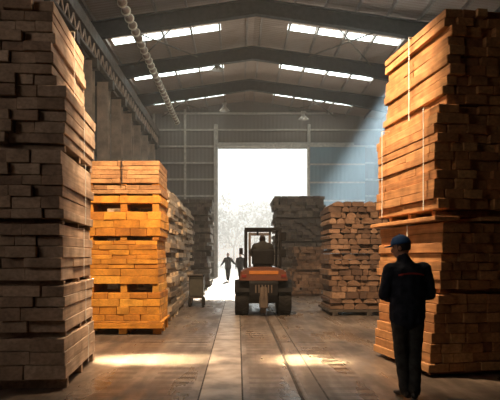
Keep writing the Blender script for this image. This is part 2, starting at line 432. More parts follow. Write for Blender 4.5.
# left row of columns, crane girder, lattice
ords = ['nearest', 'second nearest', 'third', 'fourth', 'fifth', 'sixth', 'seventh', 'eighth', 'ninth', 'farthest']
ys = [14.0 + 2.75*i for i in range(10)]
for i, y in enumerate(ys):
    c = empty('steel_column', (-6.1, y, 0))
    tag(c, '%s brown steel column of the row along the left side' % ords[i], 'column', 'steel columns on the left')
    MB().box((0, -0.2, 4.75), (0.50, 0.03, 9.3)).build('flange', M['colm'], c)
    MB().box((0, 0.2, 4.75), (0.50, 0.03, 9.3)).build('flange', M['colm'], c)
    MB().box((0, 0, 4.75), (0.03, 0.38, 9.5)).build('web', M['steel'], c)
    MB().box((0, 0, 0.02), (0.6, 0.6, 0.04), 0.005).build('base_plate', M['steel'], c)
    MB().prism([(-0.2, 9.5), (0.2, 9.5), (0.2, 9.1), (-0.2, 9.1)], 0.02, 0.45).build('bracket', M['steel'], c)
c = empty('crane_girder', (-5.95, 0, 9.5))
tag(c, 'dark crane girder with latticed web running along the left columns under the roof', 'girder')
y0, y1 = 8.0, YB-0.3
MB().box((0, (y0+y1)/2, 0.95), (0.42, y1-y0, 0.5), 0.01).build('top_chord', M['steel'], c)
MB().box((0.1, (y0+y1)/2, 0.06), (0.2, y1-y0, 0.1), 0.01).build('bottom_chord', M['steel'], c)
MB().box((0, (y0+y1)/2, 1.25), (0.08, y1-y0, 0.1), 0.01).build('rail', M['rail'], c)
yy = y0
while yy + 0.7 < y1:
    g = MB(); g.cyl((0.1, yy, 0.1), (0.1, yy+0.35, 0.72), 0.035, n=6); g.cyl((0.1, yy+0.35, 0.72), (0.1, yy+0.7, 0.1), 0.035, n=6)
    g.build('lacing_bar', M['colm'], c); yy += 0.7
# spiral duct
def duct():
    c = empty('ventilation_duct', (-4.32, 8.0, 11.0)); tag(c, 'long ribbed warm metal duct hanging under the left roof slope', 'duct')
    prof = []; L = 31.2; t = 0.0
    while t < L:
        prof += [(0.11, t), (0.14, t+0.10), (0.16, t+0.22), (0.16, t+0.34), (0.14, t+0.46), (0.11, t+0.56)]; t += 0.68
    MB().lathe(prof, Matrix.Rotation(R(-90), 4, 'X'), 16).build('duct_tube', M['duct'], c, smooth=False)
    for k in range(46):
        Mr = Matrix.Translation((0, 0.28+0.68*k, 0)) @ Matrix.Rotation(R(-90), 4, 'X')
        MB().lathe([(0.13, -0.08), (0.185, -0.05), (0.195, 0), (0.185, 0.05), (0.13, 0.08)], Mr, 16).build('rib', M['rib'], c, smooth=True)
    for k in range(6):
        y = 3 + 5*k; zt = rz(-4.32)-11.0
        MB().cyl((0, y, 0.1), (0, y, zt), 0.015, n=6).build('hanger', M['steel'], c)
duct()

def bay_lamp(x, y, z, label):
    c = empty('high_bay_lamp', (x, y, z)); tag(c, label, 'lamp', 'high bay lamps under the roof')
    MB().lathe([(0.05, 0.42), (0.10, 0.40), (0.12, 0.25), (0.16, 0.2), (0.36, 0.0), (0.34, 0.0), (0.14, 0.18), (0.0, 0.19)], n=20).build('lamp_shade', M['lampw'], c, smooth=True)
    MB().lathe([(0, -0.02), (0.07, 0.0), (0.09, 0.07), (0.05, 0.15), (0, 0.17)], n=12).build('bulb', M['pane2'], c, smooth=True)
    MB().cyl((0, 0, 0.4), (0, 0, rz(x)-z), 0.012, n=6).build('hanging_rod', M['steel'], c)
    MB().box((0, 0.0, 0.48), (0.34, 0.14, 0.12), 0.02).build('ballast_box', M['lampw'], c)
M['pane2'] = plain('lamp_bulb', (0.8, 0.75, 0.7), 0.2, bump=0)
bay_lamp(4.35, 30.4, 12.05-0.0, 'pale high bay lamp under the middle row of roof lights, right of centre')
bay_lamp(-1.15, 31.0, 12.05, 'pale high bay lamp under the middle row of roof lights, left of centre')
bay_lamp(-0.9, 36.5, 11.2, 'pale high bay lamp hanging just above the left edge of the gate')
bay_lamp(4.4, 37.0, 10.75, 'pale high bay lamp hanging above the right edge of the gate')

# unseen lamp body added above the aisle to go with the warm light
c = empty('aisle_floodlight', (-0.15, 7.7, 7.62)); tag(c, 'warm floodlight hanging over the aisle between the near stacks', 'lamp')
MB().lathe([(0.03, 0.45), (0.06, 0.36), (0.09, 0.22), (0.07, 0.22), (0.04, 0.3), (0, 0.32)], n=20).build('lamp_shade', M['lampw'], c, smooth=True)
MB().cyl((0, 0, 0.45), (0, 0, rz(0)-7.62), 0.02, n=6).build('hanging_rod', M['steel'], c)
MB().box((0, -0.10, -0.38), (1.9, 0.02, 1.05), 0.004).build('barn_door', M['black'], c)  # plate added to keep the lamp's light off the near floor
MB().cyl((0, -0.10, 0.1), (0, -0.05, 0.4), 0.012, n=6).build('hinge_arm', M['steel'], c)

# haze in the hall
def haze():
    m = bpy.data.materials.new('dusty_air'); m.use_nodes = True; nt = m.node_tree
    nt.nodes.remove(nt.nodes['Principled BSDF'])
    v = N(nt, 'ShaderNodeVolumeScatter'); v.inputs['Color'].default_value = (0.90, 0.88, 0.84, 1); v.inputs['Density'].default_value = 0.0050
    v.inputs['Anisotropy'].default_value = 0.1
    nt.links.new(v.outputs[0], nt.nodes['Material Output'].inputs['Volume'])
    o = MB().box(((XL+XR)/2, (9.5+YB)/2+0.0, 6.4), (XR-XL-0.1, YB-9.5-0.1, 12.7)).build('haze', m)
    tag(o, 'thin dusty haze filling the hall air', 'haze', kind='stuff')
haze()

# ------------------------------------------------------------------ timber
rnd = random.Random(7)
def board_mesh(w, l, h, jit=0.004, b=0.006):
    g = MB(); g.box((0, 0, 0), (w, l, h), b, jit=jit, rnd=rnd)
    me = bpy.data.meshes.new('timber_board'); me.from_pydata(g.v, [], g.f)
    bm = bmesh.new(); bm.from_mesh(me); bmesh.ops.recalc_face_normals(bm, faces=bm.faces); bm.to_mesh(me); bm.free()
    return me

def courses(h, ch, var=0.15):
    n = max(1, round(h/ch)); a = [1+rnd.uniform(-var, var) for _ in range(n)]; s = sum(a)
    return [x*h/s for x in a]

def fill(W, bw, var=0.35):
    out = []; x = 0
    while x < W-bw*0.45:
        w_ = bw*rnd.uniform(1-var, 1+var)
        if x+w_ > W-bw*0.45: w_ = W-x
        out.append((x, w_)); x += w_
    return out

def bundle(name, label, cat, group, corner, rot, W, L, z0, h, ch, bw, mat, side=1, stag=0.04, endst=0.05,
           straps=(), strapmat='darkstrap', split=0.3, var=0.35, one=False, lean=0.0, skip=0.0, bowl=0.0, partname='timber_board'):
    """corner = the front corner by the aisle; side=+1 the bundle grows to +x from it, -1 to -x."""
    c = empty(name, (corner[0], corner[1], z0), rot); tag(c, label, cat, group)
    g = MB(); z = 0.0
    for ci, hh in enumerate(courses(h, ch)):
        s0 = rnd.uniform(-stag, stag) + lean*z
        for (x, w_) in fill(W, bw, var):
            outer = x < 0.01
            if skip and not outer and rnd.random() < skip: continue
            segs = [(0, L)]
            if outer and rnd.random() < split:
                q = rnd.uniform(0.3, 0.7)*L; segs = [(0, q-0.004), (q+0.004, L)]
            for (a, b_) in segs:
                e0 = rnd.uniform(-endst, endst) if a == 0 else 0; e1 = rnd.uniform(-endst, endst) if b_ == L else 0
                so = rnd.uniform(-stag, stag)*0.35 if outer else 0
                ll = b_-a+e1-e0
                cx = side*(x+w_/2+s0+so); cy = (a+e0+b_+e1)/2
                ww = w_-0.006-abs(so); hb = hh-0.005
                rt = (rnd.uniform(-.004, .004), rnd.uniform(-.006, .006), rnd.uniform(-.008, .008))
                if one:
                    g.box((cx, cy, z+hh/2), (ww, ll, hb), 0.0, rot=Matrix.Rotation(rt[2]*2, 4, 'Z'))
                else:
                    link_mesh(partname, board_mesh(ww, ll, hb), M[mat], c, (cx, cy, z+hh/2), rt)
        z += hh
    if one: g.build(partname if not one else 'boards', M[mat], c)
    for f in straps:
        y = f*L; t = 0.008
        s = MB(); x0 = -side*(stag*1.35+t) ; x1 = side*(W+stag*1.3)
        s.box((x0, y, h/2), (0.004, 0.022, h+0.01)); s.box(((x0+x1)/2, y, h+0.004), (abs(x1-x0), 0.022, 0.004)); s.box((x1, y, h/2), (0.004, 0.022, h+0.01))
        s.build('strap', M[strapmat], c)
    return c

def bearer(label, loc, rot, length, hh, mat, group, along='X', ww=0.09):
    g = MB(); g.box((0, 0, hh/2), (length, ww, hh-0.004) if along == 'X' else (ww, length, hh-0.004), 0.005, jit=0.003, rnd=rnd)
    o = g.build('timber_bearer', M[mat], None, loc, (0, 0, rot)); tag(o, label, 'bearer', group); return o

# near left stack ------------------------------------------------
GL = 'bundles of the near left stack'
LR = R(4.4)
def lstack(nm, cx, z0, h, ch, bw, straps, **kw):
    return bundle('timber_bundle', nm, 'timber bundle', GL, (cx, 6.36), LR, 1.75, 1.82, z0, h, ch, bw, 'wood_l', side=-1, straps=straps, strapmat='strap', **kw)
lstack('brown timber bundle topmost in the near left stack, partly cut off by the top edge', -2.13, 3.54, 0.97, 0.125, 0.27, (0.5,), stag=0.022)
lstack('brown timber bundle second from the top of the near left stack', -2.00, 2.86, 0.66, 0.125, 0.30, (0.5,), stag=0.022)
lstack('brown timber bundle third from the top of the near left stack, above eye level', -2.03, 1.98, 0.80, 0.13, 0.32, (0.6,), stag=0.03)
lstack('brown timber bundle fourth from the top of the near left stack, just under eye level', -2.04, 1.26, 0.66, 0.135, 0.36, (0.6,), stag=0.022)
lstack('brown timber bundle second from the floor in the near left stack', -2.02, 0.66, 0.55, 0.135, 0.36, (0.6,), stag=0.025)
lstack('brown timber bundle lowest in the near left stack', -1.99, 0.12, 0.48, 0.155, 0.36, (0.6,), stag=0.03)
def lp(cx, t):      # point on the aisle side at depth t
    return (cx - math.sin(LR)*t, 6.36 + math.cos(LR)*t)
lvl = [('between the topmost and second bundles', -2.05, 3.52, 0.02), ('under the second bundle', -2.03, 2.78, 0.08), ('under the third bundle', -2.05, 1.92, 0.06),
       ('under the fourth bundle', -2.04, 1.21, 0.05), ('above the lowest bundle', -2.02, 0.60, 0.06), ('on the floor under the lowest bundle', -2.0, 0.0, 0.12)]
pos = (('near', 0.14), ('middle', 0.95), ('far', 1.75))
for (wh, cx, z, hh) in lvl[1:]:
    for pn, t in pos:
        x, y = lp(cx, t)
        bearer('%s timber bearer %s of the near left stack' % (pn, wh), (x-0.86, y-0.05, z), LR, 1.72, hh, 'wood_l', 'bearers of the near left stack')
for pn, t in pos:
    x, y = lp(-2.05, t)
    bearer('%s thin bearer under the topmost bundle of the near left stack' % pn, (x-0.86, y-0.05, 3.52), LR, 1.7, 0.02, 'wood_l', 'bearers of the near left stack')

# near right stack -----------------------------------------------
GR = 'bundles of the near right stack'
def rstack(nm, cx, cy, rot, L, z0, h, straps, **kw):
    kw.setdefault('stag', 0.035); kw.setdefault('split', 0.15)
    return bundle('timber_bundle', nm, 'timber bundle', GR, (cx, cy), R(rot), 1.75, L, z0, h, kw.pop('ch', 0.125), kw.pop('bw', 0.225), 'wood_r', side=1, straps=straps, strapmat='strap', **kw)
rstack('orange timber bundle topmost in the near right stack, strapped in steel', 2.66, 7.0, 7.8, 1.95, 3.50, 1.21, (0.5,), endst=0.06)
rstack('tall orange timber bundle second from the top of the near right stack, strapped twice', 2.50, 7.0, 7.5, 1.92, 2.15, 1.33, (0.10, 0.82), endst=0.05, lean=0.03)
rstack('orange timber bundle just above and behind the blue-capped man in the right stack', 2.58, 7.0, 10.5, 1.85, 1.12, 0.86, (0.42,), endst=0.05, lean=0.03)
rstack('orange timber bundle lowest in the near right stack, behind the man\'s legs', 2.42, 7.0, 11.0, 1.62, 0.06, 1.0, (), endst=0.03, lean=0.14, stag=0.02)
def rp(cx, rot, t, off=0.87):
    a = R(rot); return (cx - math.sin(a)*t + math.cos(a)*off, 7.0 + math.cos(a)*t + math.sin(a)*off)
for (wh, cx, rot, z, hh, L) in (('under the second bundle', 2.56, 7.5, 2.06, 0.085, 1.9), ('between the two lower bundles', 2.62, 10.5, 1.065, 0.05, 1.7), ('on the floor under the lowest bundle', 2.48, 11, 0.0, 0.055, 1.5)):
    for pn, t in (('near', 0.12*L), ('middle', 0.5*L), ('far', 0.86*L)):
        x, y = rp(cx, rot, t)
        bearer('%s timber bearer %s of the near right stack' % (pn, wh), (x, y, z), R(rot), 1.66, hh, 'wood_r', 'bearers of the near right stack')
x, y = rp(2.60, 9, 0.92, 0.12)
o = link_mesh('timber_plank', board_mesh(0.34, 2.06, 0.05), M['wood_r'], None, (x-0.1, y, 2.03), (0, 0, R(9)))
tag(o, 'long bright plank jutting towards the aisle from mid height of the right stack', 'plank')
x, y = rp(2.60, 9, 0.9, 1.1)
o = link_mesh('timber_plank', board_mesh(1.2, 1.9, 0.05), M['wood_r'], None, (x+0.0, y, 2.03), (0, 0, R(9)))
tag(o, 'wide dark plank filling the layer behind the jutting plank in the right stack', 'plank')

# orange stack -----------------------------------------------------
GO = 'amber bundles of the strapped stack behind the left stack'
OX, OY = -1.55, 10.8
def ostack(nm, z0, h, ch, bw, mat, dx=0.0, W=1.5, L=1.25, **kw):
    kw.setdefault('stag', 0.012); kw.setdefault('split', 0.0)
    return bundle('timber_bundle', nm, 'timber bundle', GO, (OX+dx, OY), 0, W, L, z0, h, ch, bw, mat, side=-1, endst=kw.pop('endst', 0.008), **kw)
ostack('bottom bundle of thick amber blocks on the pallet', 0.27, 0.56, 0.14, 0.36, 'wood_o', 0.02, straps=())
ostack('two courses of thick amber boards just above the lower dark gaps of the amber stack', 1.0, 0.30, 0.15, 0.75, 'wood_o', 0.0)
ostack('bundle of thin amber boards at half the height of the amber stack', 1.305, 0.55, 0.09, 0.55, 'wood_o', -0.03, straps=())
ostack('bundle of thick amber planks above half height, just below the upper dark gaps', 1.94, 0.48, 0.16, 0.40, 'wood_o', 0.03)
ostack('single layer of wide amber planks near the top of the amber stack', 2.59, 0.14, 0.14, 0.62, 'wood_o', 0.02)
ostack('pale thin planks laid under the topmost bundle of the amber stack', 2.77, 0.17, 0.085, 0.34, 'wood_p', 0.03)
c = ostack('topmost pale bundle of fine battens on the amber stack, strapped', 2.98, 0.44, 0.088, 0.62, 'wood_p', 0.0, stag=0.004, endst=0.004)
# straps across the front of the topmost and middle bundles
for (z0, h, xs) in ((2.98, 0.44, (-0.72, -1.36)),):
    for x in xs:
        s = MB(); s.box((x, -0.045, h/2), (0.02, 0.004, h+0.06)); s.box((x, 0.6, h+0.03), (0.02, 1.3, 0.004)); s.build('strap', M['darkstrap'], c)
for (wh, z, hh) in (('above the bottom blocks', 0.83, 0.17), ('under the thick planks', 1.86, 0.08), ('under the wide plank layer', 2.42, 0.17), ('under the pale thin planks', 2.73, 0.04), ('under the topmost bundle', 2.945, 0.032)):
    for pn, x in (('right', -1.62), ('middle', -2.25), ('left', -2.92)):
        bearer('%s %s bearer %s of the amber stack' % (pn, 'block' if hh > .1 else 'thin', wh), (x, OY+0.62, z), 0, 1.2, hh, 'wood_o', 'bearers of the amber stack', along='Y', ww=0.13)
# the pallet
p = empty('pallet', (-2.28, OY+0.62, 0)); tag(p, 'amber wooden pallet on the floor under the amber stack', 'pallet')
for i in range(7): link_mesh('deck_board', board_mesh(1.58, 0.13, 0.035), M['wood_o'], p, (0, -0.57+0.19*i, 0.247))
link_mesh('deck_board', board_mesh(1.62, 0.13, 0.10), M['wood_o'], p, (0, -0.585, 0.175))
for x in (-0.68, 0, 0.68):
    for y in (-0.5, 0, 0.5): link_mesh('block', board_mesh(0.16, 0.14, 0.12 if y == -0.5 else 0.22), M['wood_o'], p, (x, y, 0.062 if y == -0.5 else 0.115))

# row of grey-brown stacks behind the amber one --------------------
sid = 0
def farstack(X0, Y0, W, L, levels, mat, side, group, desc, ch=0.12, bw=0.2, rot=0, stag=0.12, gap=0.10, skip=0.0):
    z = 0.0; n = len(levels)
    names = {1: ['only'], 2: ['lower', 'upper'], 3: ['bottom', 'middle', 'top'], 4: ['bottom', 'second lowest', 'second highest', 'top'], 5: ['bottom', 'second lowest', 'middle', 'second highest', 'top']}[n]
    for i, h in enumerate(levels):
        for t in (0.15, 0.5, 0.85):
            a = R(rot); cx, cy = X0 + side*W/2*math.cos(a) - math.sin(a)*t*L, Y0 + side*W/2*math.sin(a) + math.cos(a)*t*L
            bearer('%s bearer below %s bundle, %s' % ({.15: 'front', .5: 'middle', .85: 'rear'}[t], names[i], desc), (cx, cy, z), a, W-0.02 + 0.1, gap, mat, 'bearers of '+desc)
        z += gap
        bundle('timber_bundle', '%s timber bundle of %s' % (names[i], desc), 'timber bundle', group, (X0+rnd.uniform(-.05, .05), Y0), R(rot), W, L, z, h, ch, bw, mat, side=side, one=True, stag=stag, endst=0.09, skip=skip, split=0.6)
        z += h
GS = 'bundles of the grey stacks behind the amber stack'
farstack(-1.62, 12.9, 1.5, 1.9, (0.95, 0.95, 0.95, ), 'wood_g', -1, GS, 'the first grey stack behind the amber one', stag=0.09)
farstack(-1.72, 15.3, 1.5, 2.0, (0.72, 0.72, 0.72, 0.75), 'wood_g', -1, GS, 'the second grey stack behind the amber one')
farstack(-1.82, 17.9, 1.5, 2.0, (0.95, 0.95, 0.95), 'wood_g', -1, GS, 'the third grey stack behind the amber one')
farstack(-1.86, 20.6, 1.5, 2.2, (0.75, 0.75, 0.75, 0.75), 'wood_g', -1, GS, 'the fourth grey stack, last before the gap')
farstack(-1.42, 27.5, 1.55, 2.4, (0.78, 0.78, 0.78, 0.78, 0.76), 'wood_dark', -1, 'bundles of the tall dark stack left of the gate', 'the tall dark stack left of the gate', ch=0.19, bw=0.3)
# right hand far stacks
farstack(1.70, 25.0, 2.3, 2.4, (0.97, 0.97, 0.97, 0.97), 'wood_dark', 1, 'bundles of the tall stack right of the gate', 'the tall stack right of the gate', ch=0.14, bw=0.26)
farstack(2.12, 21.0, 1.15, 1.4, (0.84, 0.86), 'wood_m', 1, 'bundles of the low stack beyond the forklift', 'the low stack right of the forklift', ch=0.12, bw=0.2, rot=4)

# rough slab stack on the right ------------------------------------
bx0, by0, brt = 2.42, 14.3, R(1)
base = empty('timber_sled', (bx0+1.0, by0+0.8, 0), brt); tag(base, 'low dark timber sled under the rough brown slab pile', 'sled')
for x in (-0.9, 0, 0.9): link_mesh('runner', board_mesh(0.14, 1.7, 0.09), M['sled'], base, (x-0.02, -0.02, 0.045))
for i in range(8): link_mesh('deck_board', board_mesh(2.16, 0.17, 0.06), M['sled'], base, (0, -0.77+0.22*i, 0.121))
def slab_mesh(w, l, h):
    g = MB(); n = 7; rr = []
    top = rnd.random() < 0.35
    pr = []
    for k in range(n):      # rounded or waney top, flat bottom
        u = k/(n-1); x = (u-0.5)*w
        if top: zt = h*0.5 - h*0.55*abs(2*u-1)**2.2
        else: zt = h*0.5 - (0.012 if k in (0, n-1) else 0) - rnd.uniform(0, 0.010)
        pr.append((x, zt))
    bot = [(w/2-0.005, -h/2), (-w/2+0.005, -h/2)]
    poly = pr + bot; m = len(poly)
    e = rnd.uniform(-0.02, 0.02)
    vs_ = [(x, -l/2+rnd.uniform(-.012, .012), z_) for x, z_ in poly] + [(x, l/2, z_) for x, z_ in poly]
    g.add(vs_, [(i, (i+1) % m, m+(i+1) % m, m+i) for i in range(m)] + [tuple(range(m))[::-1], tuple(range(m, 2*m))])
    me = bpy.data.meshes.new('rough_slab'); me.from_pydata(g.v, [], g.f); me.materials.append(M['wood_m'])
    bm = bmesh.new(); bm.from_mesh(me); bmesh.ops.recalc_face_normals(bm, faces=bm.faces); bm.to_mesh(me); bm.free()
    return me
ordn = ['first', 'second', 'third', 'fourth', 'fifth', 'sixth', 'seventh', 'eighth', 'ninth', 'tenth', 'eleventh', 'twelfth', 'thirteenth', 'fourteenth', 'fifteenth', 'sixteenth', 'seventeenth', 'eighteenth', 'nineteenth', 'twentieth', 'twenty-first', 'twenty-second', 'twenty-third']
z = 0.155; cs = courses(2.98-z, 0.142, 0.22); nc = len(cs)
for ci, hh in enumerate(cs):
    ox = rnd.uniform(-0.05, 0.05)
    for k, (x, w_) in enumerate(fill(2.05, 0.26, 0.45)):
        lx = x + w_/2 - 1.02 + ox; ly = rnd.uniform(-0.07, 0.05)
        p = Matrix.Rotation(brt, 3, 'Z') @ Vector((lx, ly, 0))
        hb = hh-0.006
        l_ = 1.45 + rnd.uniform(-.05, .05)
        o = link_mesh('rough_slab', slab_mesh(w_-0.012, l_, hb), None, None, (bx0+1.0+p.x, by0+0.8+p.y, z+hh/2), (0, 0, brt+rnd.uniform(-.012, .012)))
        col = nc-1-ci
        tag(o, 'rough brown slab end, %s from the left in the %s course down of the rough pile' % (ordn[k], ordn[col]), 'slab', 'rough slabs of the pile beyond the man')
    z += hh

# ------------------------------------------------------------------ hand cart by the grey stacks
c = empty('hand_cart', (-1.27, 17.0, 0)); tag(c, 'small dark box cart with wheels parked beside the grey stacks', 'cart')
g = MB(); g.box((0, 0, 0.62), (0.44, 0.7, 0.60), 0.02); g.build('box', M['cart'], c)
MB().box((0, 0, 0.945), (0.5, 0.76, 0.05), 0.015).build('rim', M['black'], c)
MB().box((0, 0, 0.29), (0.36, 0.6, 0.06)).build('axle_frame', M['steel'], c)
for sx_ in (-1, 1):
    for sy in (-0.25, 0.25):
        wh = MB().lathe([(0.03, -0.035), (0.12, -0.035), (0.14, -0.02), (0.14, 0.02), (0.12, 0.035), (0.03, 0.035)], Matrix.Translation((sx_*0.2, sy, 0.14)) @ Matrix.Rotation(R(90), 4, 'Y'), 20).build('wheel', M['rubber'], c, smooth=True)
        MB().cyl((sx_*0.2-0.04, sy, 0.14), (sx_*0.2+0.04, sy, 0.14), 0.035).build('hub', M['hub'], wh)
        MB().box((sx_*0.2-0.055*sx_, sy, 0.2), (0.02, 0.05, 0.15)).build('fork', M['steel'], c)
MB().tube([(-0.2, -0.35, 0.85), (-0.2, -0.5, 0.98), (0.2, -0.5, 0.98), (0.2, -0.35, 0.85)], 0.014).build('handle', M['steel'], c)

# ------------------------------------------------------------------ forklift seen from behind
def wheel(parent, x, y, r, wd, name='wheel'):
    Mx = Matrix.Translation((x, y, r)) @ Matrix.Rotation(R(90), 4, 'Y')
    h = wd/2
    g = MB().lathe([(r*0.55, -h*0.9), (r*0.62, -h), (r*0.9, -h), (r*0.975, -h*0.8), (r*0.985, 0), (r*0.975, h*0.8), (r*0.9, h), (r*0.62, h), (r*0.55, h*0.9), (r*0.5, 0)], Mx, 32)
    nl = 22
    for k in range(nl):      # tread lugs
        a = 2*math.pi*k/nl
        for s_ in (-1, 1):
            Ml = Mx @ Matrix.Rotation(a+(0.14 if s_ > 0 else 0), 4, 'Z') @ Matrix.Translation((r*0.985, 0, s_*h*0.45)) @ Matrix.Rotation(s_*0.5, 4, 'X')
            g.box((0, 0, 0), (0.03, 0.055, h*0.95), rot=None) if False else g.add([tuple(Ml @ Vector((a_*0.0145, b_*0.026, c_*h*0.48))) for a_ in (-1, 1) for b_ in (-1, 1) for c_ in (-1, 1)], [(0,1,3,2),(4,6,7,5),(0,4,5,1),(2,3,7,6),(0,2,6,4),(1,5,7,3)])
    t = g.build(name, M['rubber'], parent)
    MB().lathe([(0, -h*0.5), (r*0.3, -h*0.5), (r*0.52, -h*0.75), (r*0.57, -h*0.85), (r*0.57, h*0.85), (r*0.52, h*0.75), (r*0.3, h*0.5), (0, h*0.5)], Mx, 24).build('hub', M['hub'], t, smooth=True)
    return t

F = empty('forklift', (0.65, 14.0, 0)); tag(F, 'orange and black forklift with a caged cab, driven away along the aisle', 'forklift')
for sx_ in (-1, 1):
    wheel(F, sx_*0.55, 0.52, 0.41, 0.36)
    wheel(F, sx_*0.58, 2.0, 0.38, 0.28)
    # fender over each rear wheel
    pr = [(0.02, 0.62)]+[(0.52-0.52*math.cos(a), 0.47+0.47*math.sin(a)) for a in [R(20+140*k/10) for k in range(11)]]+[(1.02, 0.62)]
    inner = [(0.52-0.46*math.cos(a), 0.47+0.42*math.sin(a)) for a in [R(22+136*k/10) for k in range(11)]][::-1]
    MB().prism(pr[1:-1]+inner, sx_*0.55-0.19, sx_*0.55+0.19).build('fender', M['black'], F, smooth=False)
# counterweight
g = MB(); g.prism([(-0.06, 0.42), (-0.12, 0.56), (-0.12, 0.86), (-0.06, 0.98), (0.9, 0.98), (0.9, 0.38), (0.1, 0.34)], -0.36, 0.36)
g.build('counterweight', M['black'], F)
MB().box((0, 0.0, 0.50), (0.22, 0.26, 0.56), 0.03).build('tow_bracket', M['steel'], F)
MB().cyl((0, -0.16, 0.5), (0, -0.16, 0.78), 0.022, n=10).build('tow_pin', M['steel'], F)
MB().box((0, 0.3, 0.26), (0.16, 0.2, 0.4), 0.02).build('axle_mount', M['steel'], F)
MB().box((0, 0.52, 0.41), (0.8, 0.16, 0.14), 0.03).build('steering_axle', M['steel'], F)
g = MB()
for i in range(6): g.box((-0.2+0.08*i, -0.125, 0.72), (0.03, 0.02, 0.2), 0.004)
g.build('grille', M['steel'], F)
# hood
n = 12; pr = []
for k in range(n+1):
    u = -1+2*k/n; pr.append((u*0.58, 1.27-0.12*abs(u)**3.5))
pr = [(-0.62, 0.93)] + [(-0.60, 1.05)] + pr + [(0.60, 1.05), (0.62, 0.93)]
hood = MB(); m_ = len(pr)
ysec = ((-0.10, 0.97), (-0.04, 1.0), (1.0, 1.0), (1.05, 0.98))
vs_ = []
for (y, s_) in ysec: vs_ += [(x*s_, y, 0.93+(zz-0.93)*s_) for x, zz in pr]
fs_ = [(j*m_+i, j*m_+(i+1) % m_, (j+1)*m_+(i+1) % m_, (j+1)*m_+i) for j in range(3) for i in range(m_)] + [tuple(range(m_)), tuple(range(3*m_, 4*m_))]
hood.add(vs_, fs_).build('hood', M['orange'], F)
MB().box((0, -0.105, 1.13), (0.74, 0.02, 0.09), 0.006).build('hood_band', M['amber'], F)
for sx_ in (-1, 1):
    MB().box((sx_*0.50, -0.11, 1.04), (0.12, 0.03, 0.08), 0.008).build('tail_lamp', M['redlens'], F)
MB().box((0, 1.4, 0.72), (0.78, 1.3, 0.5), 0.03).build('chassis', M['orange'], F)
MB().box((0, 1.45, 0.98), (1.0, 0.8, 0.06), 0.02).build('cab_floor', M['black'], F)
# overhead guard
for sx_ in (-1, 1):
    g = MB(); g.box((sx_*0.44, 0.25, 1.75), (0.07, 0.07, 1.02), 0.01); g.build('cage_post', M['black'], F)
    g = MB(); g.cyl((sx_*0.44, 1.75, 1.0), (sx_*0.44, 1.55, 2.24), 0.035, n=8); g.build('cage_post', M['black'], F)
g = MB()
g.box((0, 0.25, 2.255), (0.96, 0.08, 0.06), 0.01); g.box((0, 1.55, 2.255), (0.96, 0.08, 0.06), 0.01)
for x in (-0.44, 0.44): g.box((x, 0.9, 2.255), (0.07, 1.3, 0.06), 0.01)
for i in range(7): g.box((0, 0.42+0.165*i, 2.262), (0.86, 0.035, 0.03), 0.004)
g.build('roof_guard', M['black'], F)
for x in (-0.14, 0.18): MB().box((x, 0.3, 2.16), (0.05, 0.05, 0.13), 0.01).build('work_lamp', M['black'], F)
for (x, z_) in ((0.53, 2.06), (0.53, 1.62)): MB().box((x, 0.25, z_), (0.13, 0.08, 0.22), 0.02).build('side_lamp', M['black'], F)
g = MB(); g.cyl((-0.46, 0.4, 1.55), (-0.56, 0.4, 1.62), 0.014, n=6); g.box((-0.57, 0.4, 1.68), (0.10, 0.03, 0.16), 0.02); g.build('mirror', M['black'], F)
# seat and controls
MB().box((0, 0.62, 1.30), (0.5, 0.48, 0.12), 0.04).build('seat', M['black'], F)
MB().box((0, 0.36, 1.52), (0.58, 0.11, 0.42), 0.05, rot=Matrix.Rotation(R(6), 4, 'X')).build('backrest', M['black'], F)
g = MB(); g.cyl((0, 1.45, 1.0), (0, 1.22, 1.55), 0.03, n=8); g.build('steering_column', M['black'], F)
g = MB(); rr_ = []
for k in range(20):
    a = 2*math.pi*k/20; rr_.append(Vector((0.17*math.cos(a), 1.2+0.16*math.sin(a), 1.56+0.06*math.sin(a))))
g.tube(rr_+[rr_[0]], 0.014, 6); g.tube([rr_[0], rr_[10]], 0.01, 6); g.build('steering_wheel', M['black'], F)
# mast and forks
for sx_ in (-1, 1):
    MB().box((sx_*0.30, 2.45, 1.2), (0.07, 0.12, 2.1), 0.008).build('mast_rail', M['steel'], F)
    MB().prism([(2.58, 0.12), (3.6, 0.10), (3.6, 0.12), (2.62, 0.17), (2.62, 0.75), (2.58, 0.75)], sx_*0.28-0.055, sx_*0.28+0.055).build('fork', M['steel'], F)
for z_ in (0.35, 1.2, 2.2): MB().box((0, 2.45, z_), (0.66, 0.08, 0.08), 0.008).build('mast_crossbar', M['steel'], F)
MB().cyl((0, 2.45, 0.3), (0, 2.45, 1.7), 0.04, n=10).build('lift_cylinder', M['steel'], F)
MB().box((0, 2.55, 0.5), (0.9, 0.05, 0.45), 0.01).build('carriage', M['steel'], F)

# ------------------------------------------------------------------ people
def evaluated(ob, name):
    dg = bpy.context.evaluated_depsgraph_get(); dg.update()
    me = bpy.data.meshes.new_from_object(ob.evaluated_get(dg)); me.name = name
    return me

